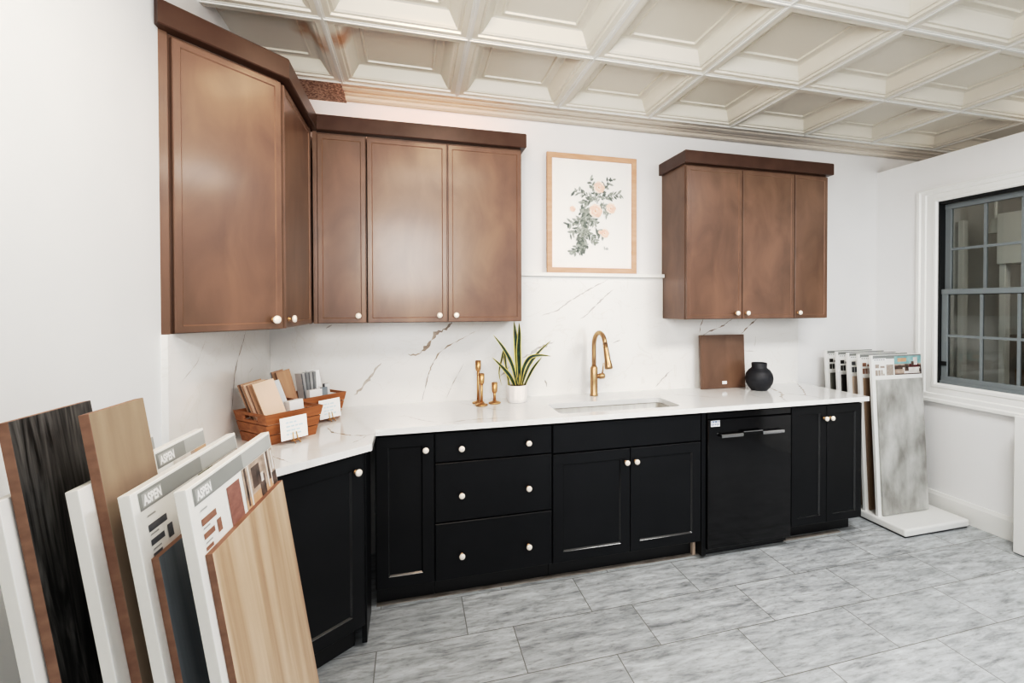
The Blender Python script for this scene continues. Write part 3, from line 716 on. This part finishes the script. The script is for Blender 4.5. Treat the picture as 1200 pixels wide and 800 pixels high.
leaf([(468, 535), (485, 400), (530, 312), (605, 292), (692, 300)], .013, -.055, .2)
leaf([(495, 535), (555, 400), (625, 305)], .010, -.04, -.2)

c = thing('sample_door', 'square brown cabinet sample door leaning on the backsplash behind the black vase', 'sample door', (2.785, -.112, ZW1+.001), 0, rot=(R(-3.2), 0, 0))
bm = bmesh.new(); rect_rings(bm, 0, .365, 0, .385, [(0, .02), (0, .0025), (.0025, 0), (.012, 0), (.014, .001), (.350*.05, .001)], back=1); link('panel', bm, 'brown', c)
bm = bmesh.new(); box(bm, .168, .206, -.0012, .0005, .030, .052); link('label_tag', bm, 'card', c)
bm = bmesh.new()
lathe(bm, [(.052, 0), (.054, .003), (.072, .022), (.088, .050), (.094, .082), (.088, .116), (.071, .142), (.055, .154), (.0505, .160), (.052, .188), (.050, .193), (.044, .191), (.043, .16)], 48)
v = link('vase', bm, 'vase', smooth=True, loc=(3.168, -.232, ZW1)); tag(v, 'round charcoal black vase with a short neck on the worktop', 'vase')

# ---- wooden crates in the corner
def crate(loc, label):
    c = thing('wooden_crate', label, 'crate', loc, R(45), 'wooden crates of samples')
    w, d, h, fl = .225, .198, .136, .024
    def slat(side, z0, z1, hole=False):
        # trapezoid slat on one side of a flaring crate
        bm = bmesh.new(); t = .009
        f = lambda z: fl*z/h
        def quadpts(z, inn):
            e = f(z)-inn
            X0, X1, Y0, Y1 = -w/2-e, w/2+e, -e, d+e
            return {'front': ((X0, Y0), (X1, Y0)), 'back': ((X1, Y1), (X0, Y1)), 'left': ((X0, Y1), (X0, Y0)), 'right': ((X1, Y0), (X1, Y1))}[side]
        def seg(u0, u1, za, zb):
            vs = []
            for z in (za, zb):
                for inn in (0, t):
                    a, b2 = quadpts(z, inn)
                    for u in (u0, u1): vs.append(bm.verts.new((a[0]+(b2[0]-a[0])*u, a[1]+(b2[1]-a[1])*u, z)))
            for fc in ((0, 1, 3, 2), (4, 6, 7, 5), (0, 4, 5, 1), (2, 3, 7, 6), (0, 2, 6, 4), (1, 5, 7, 3)): bm.faces.new([vs[i] for i in fc])
        if hole:
            zm0, zm1 = z0+.012, z1-.012
            seg(0, 1, z0, zm0); seg(0, 1, zm1, z1); seg(0, .26, zm0, zm1); seg(.74, 1, zm0, zm1)
        else: seg(0, 1, z0, z1)
        link('slat', bm, 'crate', c)
    for side in ('front', 'back', 'left', 'right'):
        for z0, z1 in ((0, .042), (.046, .088), (.092, h)): slat(side, z0, z1, side in ('left', 'right') and z0 > .09)
    link('bottom', newbox(-w/2+.008, w/2-.008, .008, d-.008, .002, .009), 'crate', c)
    return c
C1, C2 = (.286, -.722, ZW1), (.345, -.372, ZW1)
crate(C1, 'reddish wooden slatted crate of tall samples, nearer to the counter front')
crate(C2, 'reddish wooden slatted crate of small samples in the back corner of the worktop')
def in_crate(Cr, x, y, z): 
    a = R(45); return (Cr[0]+x*math.cos(a)-y*math.sin(a), Cr[1]+x*math.sin(a)+y*math.cos(a), Cr[2]+z)
def sample(Cr, x, y, w, h, t, lean, roll, face, edge, label, group='samples standing in the wooden crates', name='wood_sample', z=.011, cat='sample'):
    bm = bmesh.new(); box(bm, -w/2, w/2, 0, t, 0, h, .0012, 1)
    for f in bm.faces:
        if abs(f.normal.y) > .9 or abs(f.calc_center_median().y-t/2) > t*.45: f.material_index = 0
    o = link(name, bm, [face, edge], loc=in_crate(Cr, x, y, z), rot=(R(-lean), R(roll), R(45)))
    return tag(o, label, cat, group)
S1 = C1
sample(S1, -.030, .128, .095, .262, .010, 21, -9, 'smp_brown', 'smp_tan', 'brown wood sample at the very back left of the near crate')
sample(S1, -.028, .112, .095, .266, .008, 21, -9, 'smp_tan', 'photo_dark', 'tan wood sample second from the back in the near crate')
sample(S1, -.024, .092, .095, .264, .012, 21, -9, 'smp_pink', 'smp_pink', 'thick blush wood sample in the middle of the near crate')
sample(S1, -.020, .074, .095, .264, .010, 21, -9, 'smp_tan', 'smp_brown', 'tan sample with brown edge behind the blush panel in the near crate')
sample(S1, .026, .066, .095, .258, .005, 21, -9, 'smp_grey', 'smp_grey', 'pale grey sample peeking out right behind the blush panel', name='grey_sample')
sample(S1, -.010, .046, .098, .270, .012, 21, -9, 'smp_pink', 'smp_tan', 'front blush maple panel, largest face in the near crate')
bm = bmesh.new(); box(bm, -.034, .034, 0, .045, 0, .152, .002)
tag(link('white_sample_box', bm, 'card', loc=in_crate(S1, .072, .055, .011), rot=(R(-6), R(-3), R(45))), 'white sample box in the right half of the near crate', 'box')
S2 = C2
sample(S2, -.074, .140, .062, .262, .010, 12, -9, 'smp_tan', 'smp_brown', 'tan wood sample at the back left of the corner crate')
sample(S2, -.060, .115, .075, .262, .013, 12, -9, 'smp_tan', 'smp_brown', 'front tan wood sample with a dark edge in the corner crate')
sample(S2, -.080, .165, .055, .255, .008, 8, -9, 'smp_blue', 'smp_grey', 'blue-grey sample behind the tan ones in the corner crate', name='grey_sample')
for k in range(5):
    sample(S2, -.018+k*.015, .080, .0055, .238, .055, 3, -7+k*1.6, 'swatch_g' if k < 4 else 'card', 'card' if k % 2 else 'smp_grey',
           ['first thin striped card from the left in the corner crate', 'second thin striped card from the left in the corner crate', 'third thin striped card from the left in the corner crate', 'fourth thin striped card from the left in the corner crate', 'plain white card closing the row of striped cards in the corner crate'][k],
           'thin striped cards in the corner crate', 'striped_card', cat='card')
bm = bmesh.new(); box(bm, -.036, .036, 0, .03, 0, .150, .002)
tag(link('white_sample_box', bm, 'card', loc=in_crate(S2, .004, .038, .011), rot=(R(-3), 0, R(45))), 'low white box in front of the striped cards in the corner crate', 'box')
sample(S2, .064, .150, .036, .232, .006, 5, -3, 'swatch_t', 'smp_grey', 'taupe tile sample right of the striped cards', name='tile_sample')
sample(S2, .064, .050, .036, .152, .014, 4, 0, 'smp_blue', 'smp_blue', 'short blue-grey stone sample low in the corner crate', name='stone_sample')
sample(S2, .072, .166, .060, .238, .008, 4, 0, 'smp_slate', 'smp_slate', 'pale marble tile sample at the back of the corner crate', name='tile_sample')
sample(S2, .098, .075, .030, .165, .02, 3, 0, 'smp_slate', 'swatch_g', 'small cream stone block low at the front of the corner crate', name='stone_sample')
sample(S2, .100, .120, .036, .240, .006, 5, -7, 'card', 'photo_dark', 'white card with a dark edge at the right of the corner crate', name='white_card', cat='card')
def sign(Cr, x, label):
    p = in_crate(Cr, x, -.052, 0)
    c = thing('sign_card', label, 'sign', p, R(45), 'white sign cards on little stands')
    bm = bmesh.new(); box(bm, -.062, .062, -.001, .001, .018, .116); 
    rnd = random.Random(len(label))
    for z, n in ((.092, 3), (.075, 4), (.058, 3), (.042, 4)):
        xx = -.036
        for k in range(n):
            w = rnd.uniform(.008, .02); box(bm, xx, min(xx+w, .040), -.0014, -.001, z-.003, z+.003, 0, 1); xx += w+.005
    card = link('card', bm, ['card', 'pale_blue'], c); card.rotation_euler = (R(-7), 0, 0)
    bm = bmesh.new()
    for s in (-1, 1): tube(bm, [(s*.012, -.022, .003), (s*.010, -.004, .016), (s*.008, .004, .045), (s*.004, .016, .055)], .0022, 8)
    box(bm, -.020, .020, -.008, .004, .010, .014, .001)
    tube(bm, [(0, .016, .055), (0, .030, .003)], .0022, 8)
    link('stand', bm, 'brass', c)
sign(C1, -.022, 'white sign card on a small brass stand before the near crate')
sign(C2, .020, 'white sign card on a small brass stand before the corner crate')

# ------------------------------------------------------------------ flooring sample displays
def header(b, w, h, bt, x0, x1, zh, style, y=-.0006):
    """printed header on a display board: grey band, wordmark, swatches, room photo"""
    bm = bmesh.new(); zt = h-.006
    band = .034
    quad(bm, [(x0, y, zt-band), (x1, y, zt-band), (x1, y, zt), (x0, y, zt)], 0)
    quad(bm, [(x0+(x1-x0)*.55, y-.0001, zt-band), (x1, y-.0001, zt-band), (x1, y-.0001, zt), (x0+(x1-x0)*.55, y-.0001, zt)], 1)
    o = link('header_band', bm, ['grey_band', 'grey_band2'], b)
    return zt-band

def left_board(near, W, hdr, plank, label, plank_label, swatch, sw2, bars, photo):
    """white display board; 'near' is its near top corner in plan"""
    Hh, th_ = (1.135 if plank else 1.152), .020; lean = .155
    dx, dy = math.cos(R(86)), math.sin(R(86)); nx, ny = math.sin(R(86)), -math.cos(R(86))
    sh = math.sin(lean)*Hh
    cx = near[0]+dx*W/2+nx*sh; cy = near[1]+dy*W/2+ny*sh
    b = thing('display_board', label, 'display board', (cx, cy, .060), 0, 'flooring display boards in the left rack', rot=(-lean, 0, R(86)))
    bm = bmesh.new(); box(bm, -W/2, W/2, 0, th_, 0, Hh, .0015, 1)
    for f in bm.faces:
        if f.calc_center_median().y < .0005: f.material_index = 0
    link('board', bm, ['white_lam', 'white_edge'], b)
    x0, x1 = hdr
    zb = header(b, W, Hh, th_, x0, x1, 0, 0)
    if x1-x0 > .1:
        bm = bmesh.new(); quad(bm, [(x0+.008, -.0010, zb+.004), (x0+.070, -.0010, zb+.004), (x0+.070, -.0010, zb+.029), (x0+.008, -.0010, zb+.029)], 1)
        text_bm('ASPEN', .025, bm, (x0+.011, -.0014, zb+.0075), bold=.0011, mi=0, width=.056)
        link('wordmark', bm, ['ink_white', 'grey_band2'], b)
    if bars:
        bm = bmesh.new()
        for z0, z1, xa, xb in ((zb-.044, zb-.031, .012, .070), (zb-.070, zb-.059, .012, .054), (zb-.092, zb-.085, .012, .040), (zb-.080, zb-.054, .066, .083)):
            quad(bm, [(x0+xa, -.0008, z0), (x0+xb, -.0008, z0), (x0+xb, -.0008, z1), (x0+xa, -.0008, z1)], 0)
        for z in (zb-.015, zb-.050, zb-.078): quad(bm, [(x0+.012, -.0008, z-.0015), (x0+.04, -.0008, z-.0015), (x0+.04, -.0008, z+.0015), (x0+.016, -.0008, z+.0015)], 1)
        link('size_chart', bm, [sw2, 'grey_band2'], b)
        bm = bmesh.new(); quad(bm, [(x0+.125, -.0008, zb-.106), (x0+.188, -.0008, zb-.106), (x0+.188, -.0008, zb-.012), (x0+.125, -.0008, zb-.012)], 0)
        link('colour_swatch', bm, swatch, b)
    if photo:
        bm = bmesh.new(); px0 = x0+.205 if bars else x0+.06; px1 = x1
        pz0, pz1 = zb-.112, zb-.001
        quad(bm, [(px0, -.0007, pz0), (px1, -.0007, pz0), (px1, -.0007, pz1), (px0, -.0007, pz1)], 0)
        rnd = random.Random(len(label)); ww = px1-px0; yk = -.0009
        for u0, u1, v0, v1, mi in photo:
            quad(bm, [(px0+ww*u0, yk, pz0+.111*v0), (px0+ww*u1, yk, pz0+.111*v0), (px0+ww*u1, yk, pz0+.111*v1), (px0+ww*u0, yk, pz0+.111*v1)], mi); yk -= .00005
        link('room_photo', bm, ['photo_mid', 'photo_dark', 'photo_light', 'photo_tan', 'photo_green'], b)
    if plank:
        pm, pz = plank
        bm = bmesh.new(); box(bm, -W/2+.022, W/2-.004, -.013, -.0002, .02, pz, .001, 1)
        for f in bm.faces:
            if f.calc_center_median().y < -.0125: f.material_index = 0
        p = link('floor_sample', bm, [pm, 'plank_side'], b); p['label'] = plank_label
    return b
room_a = [(0, 1, .0, .35, 3), (.05, .10, .2, 1, 1), (.15, .19, .15, 1, 2), (.25, .5, .45, .9, 1), (.45, .62, .1, .6, 1), (.50, .58, .45, .65, 2), (.62, .68, .3, 1, 0), (.7, .74, .2, 1, 2), (.76, .8, .35, 1, 1), (.83, .87, .2, 1, 2), (.85, .99, .12, .45, 1), (.9, .96, .5, .95, 2)]
room_b = [(0, 1, 0, .4, 0), (.0, .3, .3, 1, 4), (.32, .6, .5, 1, 2), (.55, .75, .35, .55, 1), (.6, .95, .6, 1, 2), (.8, .9, .2, .6, 0)]
left_board((.152, -2.125), .425, (.115, .210), None, 'white display board farthest left, behind the charcoal plank', None, 'swatch_b', 'swatch_b', False, [(0, 1, 0, 1, 3), (.2, .8, .2, .8, 1)])
left_board((.245, -2.10), .440, (.005, .217), None, 'white display board behind the tan plank with the top sign half hidden', None, 'swatch_b', 'swatch_t', False, [(.0, .5, 0, 1, 2), (.62, 1, .0, 1, 3)])
left_board((.320, -2.10), .435, (-.198, .213), ('grey_oak', 1.005), 'white display board with a slate grey floor sample, second from the right', 'slate grey plank', 'swatch_g', 'swatch_g', True, room_b)
left_board((.405, -2.10), .422, (-.192, .206), ('oak', 1.0), 'white display board with a light oak floor sample, front of the left rack', 'light oak plank', 'swatch_r', 'swatch_b', True, room_a)
bm = bmesh.new(); box(bm, .18, .90, -2.22, -1.56, 0, .052, .012)
for x in (.33, .425, .50, .585):
    box(bm, x-.058, x-.032, -2.16, -1.62, .050, .066, .002)
tag(link('display_rack_base', bm, 'white_lam'), 'white rack base on the floor holding the left display boards', 'rack base')
def tall_plank(x, y, w, face, label):
    lean = .155; Hh = 1.264; th_ = .017
    dx, dy = math.cos(R(86)), math.sin(R(86)); nx, ny = math.sin(R(86)), -math.cos(R(86)); sh = math.sin(lean)*Hh
    bm = bmesh.new(); box(bm, -w/2, w/2, 0, th_, 0, Hh, .001, 1)
    for f in bm.faces:
        if f.calc_center_median().y < .0005: f.material_index = 0
    o = link('flooring_plank', bm, [face, 'plank_side'], loc=(x+dx*w/2+nx*sh, y+dy*w/2+ny*sh, .075), rot=(-lean, 0, R(86)))
    tag(o, label, 'plank', 'tall flooring planks in the left rack')
tall_plank(.154, -2.105, .192, 'dark_oak', 'tall charcoal oak plank with a brown edge at the far left')
tall_plank(.245, -2.068, .160, 'tan_oak', 'tall tan oak plank standing right of the charcoal one')

def right_board(i, yt, plank, label, sw, plank_label):
    W, Hh, th_ = .460, 1.112, .020; lean = .057
    b = thing('display_board', label, 'display board', (4.112, yt-math.sin(lean)*Hh, .052), 0, 'flooring display boards in the right rack', rot=(-lean, 0, 0))
    bm = bmesh.new(); box(bm, -W/2, W/2, 0, th_, 0, Hh, .0015); link('board', bm, 'white_lam', b)
    bm = bmesh.new(); z1 = Hh-.003
    quad(bm, [(-W/2+.012, -.0006, z1-.024), (W/2-.004, -.0006, z1-.024), (W/2-.004, -.0006, z1), (-W/2+.012, -.0006, z1)], 0)
    quad(bm, [(-W/2+.018, -.0008, z1-.038), (-.10, -.0008, z1-.038), (-.10, -.0008, z1-.020), (-W/2+.018, -.0008, z1-.020)], 1)
    for k in range(5): quad(bm, [(-W/2+.024+k*.020, -.001, z1-.034), (-W/2+.038+k*.020, -.001, z1-.034), (-W/2+.038+k*.020, -.001, z1-.026), (-W/2+.024+k*.020, -.001, z1-.026)], 2)
    link('header_band', bm, ['grey_band', 'card', 'grey_band2'], b)
    bm = bmesh.new()
    for xa, xb, za, zb in ((.030, .065, .088, .062), (.075, .115, .088, .074), (.030, .052, .140, .102), (.056, .076, .140, .102), (.082, .096, .140, .102), (.100, .112, .140, .128)):
        quad(bm, [(-W/2+xa, -.0008, z1-za), (-W/2+xb, -.0008, z1-za), (-W/2+xb, -.0008, z1-zb), (-W/2+xa, -.0008, z1-zb)], 0)
    quad(bm, [(-W/2+.130, -.0008, z1-.140), (-W/2+.195, -.0008, z1-.140), (-W/2+.195, -.0008, z1-.066), (-W/2+.130, -.0008, z1-.066)], 0)
    link('colour_swatch', bm, sw, b)
    bm = bmesh.new(); px0, px1, pz0, pz1 = -W/2+.205, W/2-.006, z1-.140, z1-.010; ww = px1-px0; hh = pz1-pz0
    quad(bm, [(px0, -.0010, pz0), (px1, -.0010, pz0), (px1, -.0010, pz1), (px0, -.0010, pz1)], 0); yk = -.0012
    for u0, u1, v0, v1, mi in ((0, 1, .58, 1, 4), (0, 1, 0, .5, 1), (.12, .45, .70, .9, 3), (.3, .95, .05, .38, 2), (0, .35, .05, .3, 0), (.38, .52, .18, .55, 1), (.55, .9, .40, .56, 5), (.70, .86, .5, .92, 2), (.62, .72, .45, .7, 1), (.92, 1, .1, .3, 1)):
        quad(bm, [(px0+ww*u0, yk, pz0+hh*v0), (px0+ww*u1, yk, pz0+hh*v0), (px0+ww*u1, yk, pz0+hh*v1), (px0+ww*u0, yk, pz0+hh*v1)], mi); yk -= .00005
    link('room_photo', bm, ['photo_mid', 'photo_dark', 'photo_light', 'photo_tan', 'photo_teal', 'photo_red'], b)
    bm = bmesh.new(); box(bm, -W/2+.030, W/2-.012, -.012, -.0002, .012, Hh-.172, .001)
    p = link('floor_sample', bm, plank, b); p['label'] = plank_label
RB = [(-.490, 'stone_tile', 'white display board with a grey stone floor sample at the front of the right rack', 'swatch_t', 'grey stone-look plank'),
      (-.390, 'brown_plank', 'display board with a walnut brown sample, second from the front in the right rack', 'swatch_b', 'walnut brown plank'),
      (-.302, 'beige_plank', 'display board with a beige sample in the middle of the right rack', 'swatch_g', 'beige plank'),
      (-.205, 'black_plank', 'display board with a near black sample, fourth from the front in the right rack', 'black_plank', 'near black plank'),
      (-.105, 'olive_plank', 'display board with an olive grey sample at the back of the right rack', 'black_plank', 'olive grey plank')]
for i, a in enumerate(RB): right_board(i, *a)
bm = bmesh.new(); box(bm, 3.868, 4.44, -.755, -.035, .008, .058, .012); box(bm, 3.878, 4.43, -.745, -.045, 0, .006, 0, 1)
for y in (-.575, -.475, -.385, -.29, -.19): box(bm, 3.885, 4.34, y-.006, y+.006, .046, .051)
tag(link('display_rack_base', bm, ['white_lam', 'toe']), 'white rack base on the floor right of the black cabinets', 'rack base')

# white panelled cabinet under the window
c = thing('white_cabinet', 'white panelled cabinet standing against the right wall under the window', 'cabinet', (4.330, -1.065, 0), R(-90))
link('carcass', newbox(0, .80, .021, .165, .01, .838), 'white_lam', c)
bm = bmesh.new(); rect_rings(bm, 0, .80, .004, .840, [(0, .02), (0, .003), (.003, 0), (.075, 0), (.079, .008), (.085, .008)], back=1); link('panel', bm, 'white_lam', c)

# ------------------------------------------------------------------ camera
f, yaw, pitch, roll = 568.768, R(15.8202), R(-.7348), R(-.0916)
F = Vector((math.sin(yaw)*math.cos(pitch), math.cos(yaw)*math.cos(pitch), math.sin(pitch)))
Rv = Vector((math.cos(yaw), -math.sin(yaw), 0)); Uv = Rv.cross(F)
R2 = Rv*math.cos(roll)+Uv*math.sin(roll); U2 = -Rv*math.sin(roll)+Uv*math.cos(roll)
cam = bpy.data.cameras.new('camera'); co_ = bpy.data.objects.new('camera', cam); COL.objects.link(co_)
mw = Matrix(((R2.x, U2.x, -F.x, .8054), (R2.y, U2.y, -F.y, -3.1304), (R2.z, U2.z, -F.z, 1.5186), (0, 0, 0, 1)))
co_.matrix_world = mw
cam.sensor_width = 36; cam.lens = f/1200*36; cam.clip_start = .02
cam.shift_x = -(644.23-600)/1200; cam.shift_y = (364.32-400)/1200
bpy.context.scene.camera = co_

# ------------------------------------------------------------------ light
def area(name, loc, target, size, power, col, sy=None, spread=180):
    l = bpy.data.lights.new(name, 'AREA'); l.energy = power; l.color = col; l.size = size
    l.spread = R(spread)
    if sy: l.shape = 'RECTANGLE'; l.size_y = sy
    o = bpy.data.objects.new(name, l); COL.objects.link(o); o.location = loc
    o.rotation_euler = (Vector(target)-Vector(loc)).to_track_quat('-Z', 'Y').to_euler(); return o
area('ceiling_panel_lamp', (3.05, -2.10, 2.66), (3.05, -2.09, 0), .9, 76, (1, .99, .975), .5)
area('ceiling_panel_lamp', (1.0, -1.95, 2.66), (1.0, -1.94, 0), .9, 19, (1, .95, .90), .5)
area('warm_fill_light', (1.0, -1.25, 2.68), (.9, -.6, 0), .3, 6, (1, .74, .54))  # warm lamp added to tint the left corner and highlight the doors
area('peach_wall_fill', (.88, -.29, 2.462), (.88, .0, 2.64), 1.0, 1.6, (1, .50, .31), .03, 160)  # unseen strip added to turn the wall above the cabinets peach
area('bounce_flash', (.80, -3.35, 2.05), (1.5, -1.2, 2.74), .85, 48, (1, .965, .92), None, 120)
area('front_fill_light', (.62, -5.0, 1.7), (1.2, 0, 1.4), .95, 20, (.90, .95, 1.0), 1.7)  # added cool area light, narrowed to shape the highlights on the left doors
area('front_fill_light', (3.6, -5.0, 1.5), (2.4, 0, 1.2), 2.2, 52, (.86, .93, 1.0), 2.4)  # added wide area light, brightens the left wall and angled door
l = bpy.data.lights.new('store_fill_light', 'POINT'); l.energy = 20; l.color = (1, .93, .86); l.shadow_soft_size = .2  # unseen lamp added to brighten the enclosed store beyond the window
o = bpy.data.objects.new('store_fill_light', l); COL.objects.link(o); o.location = (5.0, -1.6, 2.3)
w = bpy.data.worlds.new('world'); bpy.context.scene.world = w; w.use_nodes = True
w.node_tree.nodes['Background'].inputs['Color'].default_value = (1, .90, .80, 1); w.node_tree.nodes['Background'].inputs['Strength'].default_value = .35
sc = bpy.context.scene
sc.view_settings.view_transform = 'Standard'; sc.view_settings.look = 'None'; sc.view_settings.exposure = -.60
sc.cycles.max_bounces = 8; sc.cycles.diffuse_bounces = 5; sc.cycles.glossy_bounces = 4; sc.cycles.sample_clamp_indirect = 6
sc.cycles.caustics_reflective = False; sc.cycles.caustics_refractive = False
vs = sc.view_settings; vs.use_curve_mapping = True; cm = vs.curve_mapping; cv = cm.curves[3]
for x, y in ((.03, .014), (.2, .19), (.55, .66), (.8, .885)): cv.points.new(x, y)
cm.update()
